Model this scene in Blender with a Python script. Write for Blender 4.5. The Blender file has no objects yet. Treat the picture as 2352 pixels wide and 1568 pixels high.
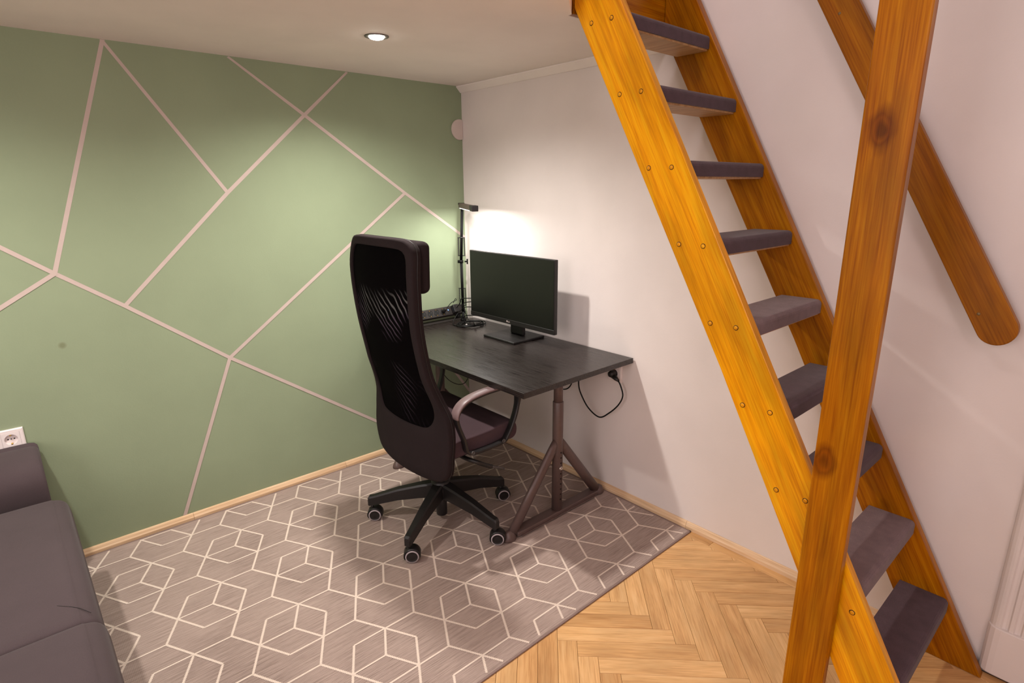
import bpy, bmesh, math, random
from mathutils import Vector, Matrix
random.seed(7)
S = bpy.context.scene
COL = S.collection
PI = math.pi

# ------------------------------------------------------------------ camera
YAW, PITCH, ROLL, FPX = 0.84146, 0.26358, -0.0072, 1320.3
f = Vector((-math.cos(YAW)*math.cos(PITCH), -math.sin(YAW)*math.cos(PITCH), -math.sin(PITCH)))
r = f.cross(Vector((0, 0, 1))).normalized(); u = r.cross(f)
c_, s_ = math.cos(ROLL), math.sin(ROLL)
r, u = r*c_+u*s_, u*c_-r*s_
cd = bpy.data.cameras.new('camera'); cam = bpy.data.objects.new('camera', cd); COL.objects.link(cam)
cam.matrix_world = Matrix(((r.x, u.x, -f.x, 2.14634), (r.y, u.y, -f.y, 2.82233), (r.z, u.z, -f.z, 1.51746), (0, 0, 0, 1)))
cd.sensor_width = 36.0; cd.sensor_fit = 'HORIZONTAL'; cd.lens = FPX/2352*36.0
cd.clip_start = 0.02; cd.clip_end = 50
S.camera = cam

# ------------------------------------------------------------------ world, exposure, lights
w = bpy.data.worlds.new('world'); S.world = w; w.use_nodes = True
w.node_tree.nodes['Background'].inputs[0].default_value = (1, .9, .85, 1)
w.node_tree.nodes['Background'].inputs[1].default_value = 0.0
vs = S.view_settings
S.display_settings.display_device = 'sRGB'
vs.view_transform = 'Standard'; vs.look = 'None'; vs.gamma = 1; vs.use_curve_mapping = False
vs.exposure = 0.20

def light(name, kind, loc, power, color, **kw):
    d = bpy.data.lights.new(name, kind); d.energy = power; d.color = color
    for k, v in kw.items(): setattr(d, k, v)
    o = bpy.data.objects.new(name, d); o.location = loc; COL.objects.link(o)
    return o
WARM = (1.0, .95, .88)
NEUT = (1.0, .90, .94)
DOWN = dict(spot_size=math.radians(155), spot_blend=.85, shadow_soft_size=.035)
light('downlight_glow', 'SPOT', (.93, .71, 2.045), 86, WARM, **DOWN)
light('downlight_glow', 'SPOT', (2.45, .75, 2.05), 62, WARM, **DOWN)
light('pendant_glow', 'POINT', (1.45, 1.80, 2.8), 10, NEUT, shadow_soft_size=.08)
light('pendant_glow', 'POINT', (2.4, 3.69, 2.3), 11, NEUT, shadow_soft_size=.14)
fill = light('added_fill', 'AREA', (3.95, 2.2, 1.65), 40, (1.0, .92, .90), shape='RECTANGLE', size=1.7, size_y=1.6)  # added soft fill from the left, no window there
fill2 = light('added_fill', 'AREA', (2.6, 4.36, 1.30), 20, NEUT, shape='RECTANGLE', size=1.4, size_y=1.5)  # second added fill, behind the camera, without a real source
fill2.rotation_euler = (math.radians(90), 0, 0)
fill.rotation_euler = (math.radians(90), 0, math.radians(98))

# ------------------------------------------------------------------ helpers
def tag(o, label=None, cat=None, group=None, kind=None):
    if label: o['label'] = label
    if cat: o['category'] = cat
    if group: o['group'] = group
    if kind: o['kind'] = kind
    return o

def thing(name, label, cat, loc=(0, 0, 0), group=None):
    o = bpy.data.objects.new(name, None); o.location = loc; o.empty_display_size = .05
    COL.objects.link(o); return tag(o, label, cat, group)

def world_loc(o):
    v = Vector(o.location)
    while o.parent: o = o.parent; v = v + Vector(o.location)
    return v

def put(name, bm, mats, parent=None, M=None, label=None, smooth=False, origin=None):
    """bm in world coordinates (or in the frame M); linked as ONE mesh object."""
    me = bpy.data.meshes.new(name)
    if origin is not None and M is None:
        bm.transform(Matrix.Translation(-Vector(origin))); M = Matrix.Translation(Vector(origin))
    bmesh.ops.recalc_face_normals(bm, faces=bm.faces[:])
    bm.to_mesh(me); bm.free()
    for m in (mats if isinstance(mats, (list, tuple)) else [mats]): me.materials.append(m)
    if smooth:
        for p in me.polygons: p.use_smooth = True
    o = bpy.data.objects.new(name, me); COL.objects.link(o)
    M = M or Matrix.Identity(4)
    if parent is not None:
        o.parent = parent
        pl = ROT.get(parent.name)
        base = pl if pl is not None else Matrix.Translation(world_loc(parent))
        o.matrix_basis = base.inverted() @ M
    else:
        o.matrix_basis = M
    ROT[o.name] = M.copy()
    if label: o['label'] = label
    return o
ROT = {}

def autosmooth(o, ang=40):
    me = o.data
    me.set_sharp_from_angle(angle=math.radians(ang))
    for p in me.polygons: p.use_smooth = True
    return o

def box(bm, a, b, bev=0, seg=2, mi=0):
    r_ = bmesh.ops.create_cube(bm, size=1)
    vsx = r_['verts']
    for v in vsx:
        v.co = Vector([(a[i]+b[i])/2 + v.co[i]*(b[i]-a[i]) for i in range(3)])
    fs = list({fc for v in vsx for fc in v.link_faces})
    for fc in fs: fc.material_index = mi
    if bev:
        es = list({e for v in vsx for e in v.link_edges})
        bmesh.ops.bevel(bm, geom=es, offset=bev, segments=seg, profile=.5, affect='EDGES', clamp_overlap=True, material=-1)
    return bm

def BX(a, b, bev=0, seg=2):
    return box(bmesh.new(), a, b, bev, seg)

def cyl(bm, p, q, r1, r2=None, n=20, mi=0):
    p, q = Vector(p), Vector(q); r2 = r1 if r2 is None else r2
    ax = (q-p).normalized(); t = ax.orthogonal().normalized(); b = ax.cross(t)
    A = [bm.verts.new(p+(t*math.cos(2*PI*i/n)+b*math.sin(2*PI*i/n))*r1) for i in range(n)]
    B = [bm.verts.new(q+(t*math.cos(2*PI*i/n)+b*math.sin(2*PI*i/n))*r2) for i in range(n)]
    for i in range(n):
        fc = bm.faces.new((A[i], A[(i+1) % n], B[(i+1) % n], B[i])); fc.material_index = mi; fc.smooth = True
    bm.faces.new(A[::-1]).material_index = mi; bm.faces.new(B).material_index = mi
    return bm

def lathe(bm, p, axis, prof, n=28, mi=0):
    """prof: list of (radius, height along axis)"""
    p = Vector(p); ax = Vector(axis).normalized(); t = ax.orthogonal().normalized(); b = ax.cross(t)
    rings = []
    for rr, hh in prof:
        if rr < 1e-6: rings.append([bm.verts.new(p+ax*hh)])
        else: rings.append([bm.verts.new(p+ax*hh+(t*math.cos(2*PI*i/n)+b*math.sin(2*PI*i/n))*rr) for i in range(n)])
    for A, B in zip(rings, rings[1:]):
        for i in range(n):
            j = (i+1) % n
            if len(A) == 1: fc = bm.faces.new((A[0], B[j], B[i]))
            elif len(B) == 1: fc = bm.faces.new((A[i], A[j], B[0]))
            else: fc = bm.faces.new((A[i], A[j], B[j], B[i]))
            fc.material_index = mi; fc.smooth = True
    return bm

def prism(bm, pts, d, mi=0):
    """extrude the closed polygon pts (3-D points) by vector d"""
    d = Vector(d)
    A = [bm.verts.new(Vector(p)) for p in pts]; B = [bm.verts.new(Vector(p)+d) for p in pts]
    n = len(A)
    bm.faces.new(A[::-1]).material_index = mi; bm.faces.new(B).material_index = mi
    for i in range(n): bm.faces.new((A[i], A[(i+1) % n], B[(i+1) % n], B[i])).material_index = mi
    return bm

def crom(pts, n=8, closed=False):
    pts = [Vector(p) for p in pts]; out = []
    m = len(pts)
    rng = range(m) if closed else range(m-1)
    for i in rng:
        if closed: a, b, c, d = pts[(i-1) % m], pts[i], pts[(i+1) % m], pts[(i+2) % m]
        else: a, b, c, d = pts[max(i-1, 0)], pts[i], pts[i+1], pts[min(i+2, m-1)]
        for k in range(n):
            t = k/n
            out.append(.5*((2*b)+(c-a)*t+(2*a-5*b+4*c-d)*t*t+(3*b-a-3*c+d)*t*t*t))
    if not closed: out.append(pts[-1])
    return out

def tube(bm, path, rad, n=8, closed=False, mi=0):
    """round tube along a polyline; rad may be a list"""
    path = [Vector(p) for p in path]; m = len(path); rings = []; nrm = None
    for i, p in enumerate(path):
        if closed: tg = path[(i+1) % m]-path[i-1]
        else: tg = path[min(i+1, m-1)]-path[max(i-1, 0)]
        tg.normalize()
        nrm = tg.orthogonal().normalized() if nrm is None else (nrm-tg*nrm.dot(tg)).normalized()
        b = tg.cross(nrm); rr = rad[i] if isinstance(rad, (list, tuple)) else rad
        rings.append([bm.verts.new(p+(nrm*math.cos(2*PI*k/n)+b*math.sin(2*PI*k/n))*rr) for k in range(n)])
    for i in range(m if closed else m-1):
        A, B = rings[i], rings[(i+1) % m]
        for k in range(n):
            fc = bm.faces.new((A[k], A[(k+1) % n], B[(k+1) % n], B[k])); fc.smooth = True; fc.material_index = mi
    if not closed:
        bm.faces.new(rings[0][::-1]).material_index = mi; bm.faces.new(rings[-1]).material_index = mi
    return bm

def frame(o, x, z):
    x = Vector(x).normalized(); z = Vector(z).normalized(); y = z.cross(x).normalized(); z = x.cross(y)
    return Matrix(((x.x, y.x, z.x, o[0]), (x.y, y.y, z.y, o[1]), (x.z, y.z, z.z, o[2]), (0, 0, 0, 1)))

# ------------------------------------------------------------------ materials
def srgb(r_, g, b):
    return tuple(((v/255)/12.92 if v/255 <= .04045 else ((v/255+.055)/1.055)**2.4) for v in (r_, g, b)) + (1,)

def base_mat(name, rough=.5, metal=0, spec=.5):
    m = bpy.data.materials.new(name); m.use_nodes = True
    nt = m.node_tree; b = nt.nodes['Principled BSDF']
    b.inputs['Roughness'].default_value = rough; b.inputs['Metallic'].default_value = metal
    b.inputs['Specular IOR Level'].default_value = spec
    return m, nt, b

def N(nt, t, **kw):
    n = nt.nodes.new(t)
    for k, v in kw.items():
        if k in n.inputs: n.inputs[k].default_value = v
        else: setattr(n, k, v)
    return n

def coords(nt, scale=(1, 1, 1), kind='Object'):
    tc = N(nt, 'ShaderNodeTexCoord'); mp = N(nt, 'ShaderNodeMapping'); mp.inputs['Scale'].default_value = scale
    nt.links.new(tc.outputs[kind], mp.inputs['Vector']); return mp.outputs[0]

def ramp(nt, fac, stops):
    cr = N(nt, 'ShaderNodeValToRGB'); e = cr.color_ramp.elements
    while len(e) < len(stops): e.new(.5)
    for el, (p, c) in zip(e, stops): el.position = p; el.color = c
    nt.links.new(fac, cr.inputs[0]); return cr.outputs[0]

def bump(nt, bsdf, h, strength=.2, dist=.01):
    bp = N(nt, 'ShaderNodeBump', Strength=strength, Distance=dist)
    nt.links.new(h, bp.inputs['Height']); nt.links.new(bp.outputs[0], bsdf.inputs['Normal'])

def plain(name, col, rough=.5, metal=0, var=.06, scale=30, bmp=0, spec=.5):
    """a colour with slight procedural variation and optional relief"""
    m, nt, b = base_mat(name, rough, metal, spec)
    nz = N(nt, 'ShaderNodeTexNoise', Scale=scale, Detail=3.0)
    nt.links.new(coords(nt), nz.inputs['Vector'])
    lo = tuple(c*(1-var) for c in col[:3])+(1,); hi = tuple(min(1, c*(1+var)) for c in col[:3])+(1,)
    nt.links.new(ramp(nt, nz.outputs[0], [(.3, lo), (.7, hi)]), b.inputs['Base Color'])
    if bmp: bump(nt, b, nz.outputs[0], bmp, .002)
    return m

def wood(name, dark, mid, light_, rough=.35, grain=(1.5, 26, 26), knots=True, blotch=1.0, bmp=.08, random_tone=False, spec=.35):
    m, nt, b = base_mat(name, rough, 0, spec)
    L = nt.links.new
    oi = N(nt, 'ShaderNodeObjectInfo')
    tc = N(nt, 'ShaderNodeTexCoord')
    off = N(nt, 'ShaderNodeVectorMath', operation='SCALE'); 
    cmb = N(nt, 'ShaderNodeCombineXYZ')
    for k in range(3): L(oi.outputs['Random'], cmb.inputs[k])
    L(cmb.outputs[0], off.inputs[0]); off.inputs['Scale'].default_value = 17.0
    add = N(nt, 'ShaderNodeVectorMath', operation='ADD'); L(tc.outputs['Object'], add.inputs[0]); L(off.outputs[0], add.inputs[1])
    mp = N(nt, 'ShaderNodeMapping'); mp.inputs['Scale'].default_value = grain; L(add.outputs[0], mp.inputs[0])
    # knots bend the grain
    mk = N(nt, 'ShaderNodeMapping'); mk.inputs['Scale'].default_value = (4.2, 7, 7); L(add.outputs[0], mk.inputs[0])
    wn = N(nt, 'ShaderNodeTexNoise', Scale=3.0, Detail=2.0); L(mk.outputs[0], wn.inputs['Vector'])
    wv = N(nt, 'ShaderNodeMix', data_type='VECTOR'); wv.inputs[0].default_value = .16; L(mk.outputs[0], wv.inputs[4]); L(wn.outputs['Color'], wv.inputs[5])
    vo = N(nt, 'ShaderNodeTexVoronoi', Scale=1.0); vo.feature = 'F1'; L(wv.outputs[1], vo.inputs['Vector'])
    g = N(nt, 'ShaderNodeTexNoise', Scale=1.0, Detail=5.0, Roughness=.65, Distortion=.6); L(mp.outputs[0], g.inputs['Vector'])
    mp2 = N(nt, 'ShaderNodeMapping'); mp2.inputs['Scale'].default_value = (grain[0]*4, grain[1]*6, grain[2]*6); L(add.outputs[0], mp2.inputs[0])
    fine = N(nt, 'ShaderNodeTexNoise', Scale=1.0, Detail=2.0); L(mp2.outputs[0], fine.inputs['Vector'])
    mx = N(nt, 'ShaderNodeMix', data_type='FLOAT'); mx.inputs[0].default_value = .42
    L(g.outputs[0], mx.inputs[2]); L(fine.outputs[0], mx.inputs[3])
    col = ramp(nt, mx.outputs[0], [(.36, dark), (.5, mid), (.63, light_)])
    mb = N(nt, 'ShaderNodeMapping'); mb.inputs['Scale'].default_value = (grain[0]*1.6, max(grain[1]*.32, 3), max(grain[2]*.32, 3)); L(add.outputs[0], mb.inputs[0])
    bl = N(nt, 'ShaderNodeTexNoise', Scale=1.0, Detail=3.0); L(mb.outputs[0], bl.inputs['Vector'])
    shade = ramp(nt, bl.outputs[0], [(.32, (1-.42*blotch,)*3+(1,)), (.62, (1, 1, 1, 1))])
    mul = N(nt, 'ShaderNodeMix', data_type='RGBA', blend_type='MULTIPLY'); mul.inputs[0].default_value = 1
    L(col, mul.inputs[6]); L(shade, mul.inputs[7]); out = mul.outputs[2]
    if knots:
        kf = ramp(nt, vo.outputs['Distance'], [(.05, (.22, .13, .08, 1)), (.10, (.55, .40, .30, 1)), (.13, (.40, .28, .2, 1)), (.21, (1, 1, 1, 1))])
        sep = N(nt, 'ShaderNodeSeparateColor'); L(vo.outputs['Color'], sep.inputs[0])
        gt = N(nt, 'ShaderNodeMath', operation='GREATER_THAN'); L(sep.outputs[0], gt.inputs[0]); gt.inputs[1].default_value = .50
        fm = N(nt, 'ShaderNodeMath', operation='MULTIPLY'); L(gt.outputs[0], fm.inputs[0]); fm.inputs[1].default_value = .85
        m2 = N(nt, 'ShaderNodeMix', data_type='RGBA', blend_type='MULTIPLY'); L(fm.outputs[0], m2.inputs[0])
        L(out, m2.inputs[6]); L(kf, m2.inputs[7]); out = m2.outputs[2]
    if random_tone:
        tr = ramp(nt, oi.outputs['Random'], [(0, (.80, .74, .68, 1)), (.5, (.95, .93, .9, 1)), (1, (1.0, 1.0, 1.0, 1))])
        m3 = N(nt, 'ShaderNodeMix', data_type='RGBA', blend_type='MULTIPLY'); m3.inputs[0].default_value = 1
        L(out, m3.inputs[6]); L(tr, m3.inputs[7]); out = m3.outputs[2]
    L(out, b.inputs['Base Color'])
    if bmp: bump(nt, b, mx.outputs[0], bmp, .002)
    return m

def plaster(name, col, rough=.85, var=.03, spots=()):
    m, nt, b = base_mat(name, rough, 0, .25)
    L = nt.links.new; co = coords(nt)
    n1 = N(nt, 'ShaderNodeTexNoise', Scale=3.0, Detail=4.0); L(co, n1.inputs['Vector'])
    lo = tuple(c*(1-var) for c in col[:3])+(1,); hi = tuple(min(1, c*(1+var)) for c in col[:3])+(1,)
    out = ramp(nt, n1.outputs[0], [(.35, lo), (.65, hi)])
    for (p, rad, c) in spots:
        ds = N(nt, 'ShaderNodeVectorMath', operation='DISTANCE'); L(co, ds.inputs[0]); ds.inputs[1].default_value = p
        mr = N(nt, 'ShaderNodeMapRange'); L(ds.outputs['Value'], mr.inputs[0])
        mr.inputs[1].default_value = rad*.4; mr.inputs[2].default_value = rad; mr.inputs[3].default_value = .8; mr.inputs[4].default_value = 0
        mx = N(nt, 'ShaderNodeMix', data_type='RGBA'); L(mr.outputs[0], mx.inputs[0]); L(out, mx.inputs[6]); mx.inputs[7].default_value = c
        out = mx.outputs[2]
    L(out, b.inputs['Base Color'])
    n2 = N(nt, 'ShaderNodeTexNoise', Scale=160.0, Detail=2.0); L(co, n2.inputs['Vector'])
    n3 = N(nt, 'ShaderNodeTexNoise', Scale=14.0, Detail=3.0); L(co, n3.inputs['Vector'])
    ad = N(nt, 'ShaderNodeMath', operation='MULTIPLY_ADD'); L(n3.outputs[0], ad.inputs[0]); ad.inputs[1].default_value = 1.5; L(n2.outputs[0], ad.inputs[2])
    bump(nt, b, ad.outputs[0], .12, .002)
    return m

def fabric(name, col, rough=.95, weave=900, var=.12, bmp=.3, scale2=6, sheen=.0):
    m, nt, b = base_mat(name, rough, 0, .15)
    L = nt.links.new; co = coords(nt)
    n1 = N(nt, 'ShaderNodeTexNoise', Scale=float(weave), Detail=1.0); L(co, n1.inputs['Vector'])
    n2 = N(nt, 'ShaderNodeTexNoise', Scale=float(scale2), Detail=3.0); L(co, n2.inputs['Vector'])
    ad = N(nt, 'ShaderNodeMix', data_type='FLOAT'); ad.inputs[0].default_value = .35; L(n1.outputs[0], ad.inputs[2]); L(n2.outputs[0], ad.inputs[3])
    lo = tuple(c*(1-var) for c in col[:3])+(1,); hi = tuple(min(1, c*(1+var)) for c in col[:3])+(1,)
    L(ramp(nt, ad.outputs[0], [(.35, lo), (.65, hi)]), b.inputs['Base Color'])
    b.inputs['Sheen Weight'].default_value = sheen; b.inputs['Sheen Roughness'].default_value = .4
    bump(nt, b, n1.outputs[0], bmp, .001)
    return m

def emit(name, col, strength):
    m, nt, b = base_mat(name, .4)
    b.inputs['Base Color'].default_value = col
    b.inputs['Emission Color'].default_value = col; b.inputs['Emission Strength'].default_value = strength
    return m

M_white = plaster('white_wall_paint', srgb(228, 218, 214))
M_ceil = plaster('ceiling_paint', srgb(242, 232, 226))
M_green = plaster('green_wall_paint', srgb(144, 157, 128), spots=[((2.010, 0, .922), .016, srgb(120, 125, 95))])
M_line = plain('pale_line_paint', srgb(196, 178, 170), .85, var=.03, scale=20)
M_base = wood('baseboard_pine', srgb(212, 172, 132), srgb(232, 196, 156), srgb(238, 208, 174), .45, (2, 60, 60), False, .35)
M_plank = wood('oak_parquet', srgb(208, 158, 104), srgb(230, 182, 124), srgb(240, 196, 140), .36, (3, 45, 45), False, .45, .05, True)
M_gap = plain('floor_gap', srgb(70, 45, 25), .9)
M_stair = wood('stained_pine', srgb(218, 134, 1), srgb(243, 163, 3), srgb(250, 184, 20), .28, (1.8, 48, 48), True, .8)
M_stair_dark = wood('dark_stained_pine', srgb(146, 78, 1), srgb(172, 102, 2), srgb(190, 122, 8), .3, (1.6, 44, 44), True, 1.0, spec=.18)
M_rail = wood('handrail_pine', srgb(140, 76, 1), srgb(160, 95, 3), srgb(172, 108, 8), .4, (1.6, 40, 40), True, .9, spec=.15)
M_tread = wood('raw_tread_board', srgb(176, 130, 84), srgb(196, 150, 100), srgb(208, 166, 118), .5, (30, 2, 30), False, .4)
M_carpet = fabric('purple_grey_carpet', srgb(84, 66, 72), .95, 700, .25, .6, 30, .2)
M_carpet_light = fabric('lighter_purple_grey_carpet', srgb(122, 102, 104), .95, 700, .22, .6, 30, .2)  # lighter carpet for the second and fifth treads
M_rug = None
M_rugline = plain('rug_cream_yarn', srgb(226, 208, 194), .95, var=.08, scale=300, bmp=.3)
M_rugedge = fabric('rug_binding', srgb(138, 118, 112), .95, 600, .15, .5)
M_legmetal = plain('brown_grey_steel', srgb(92, 74, 70), .38, .0, .05, 60)
M_black = plain('black_plastic', srgb(26, 23, 23), .45, 0, .1, 40)
M_blackmetal = plain('black_metal', srgb(12, 11, 11), .6, 0, .1, 40, spec=.15)
M_spring = plain('dark_spring_steel', srgb(46, 44, 42), .5, .3)
M_cable = plain('black_cable', srgb(13, 12, 12), .5, 0, .1, 60, spec=.25)
M_armpad = plain('lit_arm_plastic', srgb(112, 92, 92), .42, 0, .05, 60)  # paler than the loop: light on the arm top put into the colour
M_chairfab = fabric('charcoal_chair_fabric', srgb(40, 32, 33), .95, 900, .18, .35)
M_seatfab = fabric('plum_seat_fabric', srgb(74, 58, 62), .95, 900, .18, .35)
M_sofa = fabric('grey_sofa_fabric', srgb(80, 69, 71), .95, 800, .1, .3, 8, .1)
M_castring = plain('light_grey_ring', srgb(170, 160, 162), .5)
M_chrome = plain('brushed_metal', srgb(200, 195, 190), .25, 1.0, .05, 50)
M_cover = plain('aged_white_plastic', srgb(206, 192, 184), .45, 0, .02, 20)
M_ringmetal = plain('brushed_nickel', srgb(120, 112, 108), .35, .8, .05, 50)
M_screw = plain('dull_screw', srgb(120, 95, 60), .5, .5)
M_whiteplastic = plain('white_plastic', srgb(236, 226, 224), .35, 0, .02, 20)
M_dark = plain('dark_hole', srgb(8, 7, 7), .8)
M_gold = plain('brass_contact', srgb(190, 150, 70), .3, 1.0)
M_grey = plain('grey_plastic', srgb(70, 66, 64), .45)
M_stripface = plain('dark_grey_aluminium', srgb(48, 43, 41), .5, .1, spec=.3)
M_bulb = emit('lit_bulb', (1, .95, .88, 1), 40)
M_led = emit('lit_led_strip', (1, .97, .92, 1), 8)
M_blue = emit('blue_indicator', (.15, .35, 1, 1), 2.5)

def rug_material():
    m, nt, b = base_mat('flat_woven_rug', .95, 0, .1)
    L = nt.links.new
    n1 = N(nt, 'ShaderNodeTexNoise', Scale=1.0, Detail=3.0, Roughness=.7); L(coords(nt, (9, 260, 1)), n1.inputs['Vector'])
    n2 = N(nt, 'ShaderNodeTexNoise', Scale=3.0, Detail=2.0); L(coords(nt), n2.inputs['Vector'])
    mx = N(nt, 'ShaderNodeMix', data_type='FLOAT'); mx.inputs[0].default_value = .25; L(n1.outputs[0], mx.inputs[2]); L(n2.outputs[0], mx.inputs[3])
    L(ramp(nt, mx.outputs[0], [(.36, srgb(140, 122, 114)), (.5, srgb(166, 147, 138)), (.64, srgb(182, 162, 152))]), b.inputs['Base Color'])
    wa = N(nt, 'ShaderNodeTexWave', Scale=70.0); wa.wave_type = 'BANDS'; wa.bands_direction = 'X'; L(coords(nt), wa.inputs['Vector'])
    wb = N(nt, 'ShaderNodeTexWave', Scale=70.0); wb.bands_direction = 'Y'; L(coords(nt), wb.inputs['Vector'])
    ml = N(nt, 'ShaderNodeMath', operation='MULTIPLY'); L(wa.outputs[1], ml.inputs[0]); L(wb.outputs[1], ml.inputs[1])
    bump(nt, b, ml.outputs[0], .35, .002)
    return m
M_rug = rug_material()

def desk_material():
    m, nt, b = base_mat('black_brown_oak_veneer', .34, 0, .5)
    L = nt.links.new
    n1 = N(nt, 'ShaderNodeTexNoise', Scale=1.0, Detail=4.0, Roughness=.7, Distortion=.3); L(coords(nt, (260, 5, 260)), n1.inputs['Vector'])
    n2 = N(nt, 'ShaderNodeTexNoise', Scale=1.0, Detail=3.0); L(coords(nt, (420, 9, 420)), n2.inputs['Vector'])
    L(ramp(nt, n1.outputs[0], [(.35, srgb(26, 21, 20)), (.65, srgb(48, 41, 38))]), b.inputs['Base Color'])
    mx = N(nt, 'ShaderNodeMix', data_type='FLOAT'); mx.inputs[0].default_value = .3; L(n1.outputs[0], mx.inputs[2]); L(n2.outputs[0], mx.inputs[3])
    L(ramp(nt, n1.outputs[0], [(.35, (.22,)*3+(1,)), (.65, (.40,)*3+(1,))]), b.inputs['Roughness'])
    bump(nt, b, mx.outputs[0], .3, .0012)
    return m
M_desk = desk_material()

def mesh_material():
    """barely see-through chair net; wavy bands of light through it are painted in"""
    m, nt, b = base_mat('chair_net', .9, 0, .03)
    L = nt.links.new
    b.inputs['Base Color'].default_value = srgb(20, 15, 16)
    w1 = N(nt, 'ShaderNodeTexWave', Scale=13.0, Distortion=6.0, Detail=1.0); w1.inputs['Detail Scale'].default_value = .7
    w1.bands_direction = 'DIAGONAL'; L(coords(nt, (1, 1.5, 1.1)), w1.inputs['Vector'])
    n = N(nt, 'ShaderNodeTexNoise', Scale=5.0, Detail=1.0); L(coords(nt), n.inputs['Vector'])
    bands = ramp(nt, w1.outputs[1], [(.70, (0, 0, 0, 1)), (1.0, (1, 1, 1, 1))])
    zone = ramp(nt, n.outputs[0], [(.48, (0, 0, 0, 1)), (.66, (1, 1, 1, 1))])
    m0 = N(nt, 'ShaderNodeMath', operation='MULTIPLY'); L(bands, m0.inputs[0]); L(zone, m0.inputs[1])
    sx_ = N(nt, 'ShaderNodeSeparateXYZ'); L(coords(nt), sx_.inputs[0])
    zr = N(nt, 'ShaderNodeMapRange'); L(sx_.outputs[2], zr.inputs[0])      # painted light bands fade out behind the headrest pad
    for i_, v_ in ((1, 1.15), (2, 1.10), (3, 0), (4, 1)): zr.inputs[i_].default_value = v_
    zl = N(nt, 'ShaderNodeMapRange'); L(sx_.outputs[2], zl.inputs[0])
    for i_, v_ in ((1, .72), (2, .98), (3, .3), (4, 1)): zl.inputs[i_].default_value = v_
    mz = N(nt, 'ShaderNodeMath', operation='MULTIPLY'); L(zr.outputs[0], mz.inputs[0]); L(zl.outputs[0], mz.inputs[1])
    ml = N(nt, 'ShaderNodeMath', operation='MULTIPLY'); L(m0.outputs[0], ml.inputs[0]); L(mz.outputs[0], ml.inputs[1])
    mr = N(nt, 'ShaderNodeMapRange'); L(ml.outputs[0], mr.inputs[0]); mr.inputs[3].default_value = 0; mr.inputs[4].default_value = .13
    L(ramp(nt, ml.outputs[0], [(0, srgb(7, 5, 6)), (1, srgb(78, 67, 80))]), b.inputs['Base Color'])
    tr = N(nt, 'ShaderNodeBsdfTransparent'); ms = N(nt, 'ShaderNodeMixShader')
    L(mr.outputs[0], ms.inputs[0]); L(b.outputs[0], ms.inputs[1]); L(tr.outputs[0], ms.inputs[2])
    L(ms.outputs[0], nt.nodes['Material Output'].inputs['Surface'])
    return m
M_net = mesh_material()

def screen_material():
    m, nt, b = base_mat('matte_screen', .32, 0, .5)
    n = N(nt, 'ShaderNodeTexNoise', Scale=500.0); nt.links.new(coords(nt), n.inputs['Vector'])
    nt.links.new(ramp(nt, n.outputs[0], [(.3, srgb(12, 13, 11)), (.7, srgb(16, 17, 14))]), b.inputs['Base Color'])
    return m
M_screen = screen_material()
M_frost = plain('frosted_trim', srgb(190, 175, 170), .5)

# ------------------------------------------------------------------ the room
H = 2.066          # low ceiling under the loft
WX, WY = .578, 1.360   # the stairwell cut into the loft
EDGE = 1.476       # loft edge
X1, Y1, Z1 = 4.0, 4.4, 3.7
def struct(name, bm, m, **kw):
    return tag(put(name, bm, m, **kw), kind='structure')

wl = struct('wall_left', BX((0, -.12, -.05), (X1, 0, Z1)), M_green)
wr = struct('wall_right', BX((-.12, -.12, -.05), (0, Y1, Z1)), M_white)
struct('wall_back', BX((-.12, Y1, -.05), (X1+.12, Y1+.12, Z1)), M_white)
struct('wall_side', BX((X1, -.12, -.05), (X1+.12, Y1, Z1)), M_white)
struct('ceiling', prism(bmesh.new(), [(0, 0, H), (X1, 0, H), (X1, EDGE, H), (WX+.122, EDGE, H), (WX, EDGE-.10, H), (WX, WY, H), (0, WY, H)], (0, 0, .26)), M_ceil)
struct('ceiling', BX((-.12, -.12, Z1), (X1+.12, Y1+.12, Z1+.1)), M_ceil)
fl = struct('floor', BX((-.05, -.05, -.12), (X1, Y1, -.010)), M_gap)

# painted lines on the green wall
LN = dict(A=(1.697, 2.064), B=(1.986, 1.205), B1=(2.60, 1.69), B2=(2.6, .83), D=(1.245, 2.064), E=(1.321, 1.499), F=(1.78, 1.049),
          G=(.934, 1.85), H=(.702, 2.064), I=(.406, 1.486), J=(.004, 1.222), K=(1.407, .748), L=(.49, 1.42), M=(1.699, .03), N=(.40, .015), O=(.004, .24), P=(.72, 1.245))
NL = [0]
def wline(a, b, wd=.0155):
    NL[0] += 1; yo = .0005+.00012*NL[0]
    a, b = Vector((LN[a][0], LN[a][1])), Vector((LN[b][0], LN[b][1]))
    t = (b-a).normalized(); n = Vector((-t.y, t.x))*wd/2; a = a-t*wd*.3; b = b+t*wd*.3
    pts = [(q.x, yo, min(q.y, H-.001)) for q in (a+n, b+n, b-n, a-n)]
    put('painted_line', prism(bmesh.new(), pts, (0, -.0004, 0)), M_line, wl)
for ab in ('AB', 'AE', 'DG', 'GI', 'IJ', 'HG', 'GE', 'EF', 'BF', 'FK', 'KN', 'IK', 'KM', 'OP'): wline(*ab)
for a, b in (('B', 'B1'), ('B', 'B2')): wline(a, b)

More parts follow.
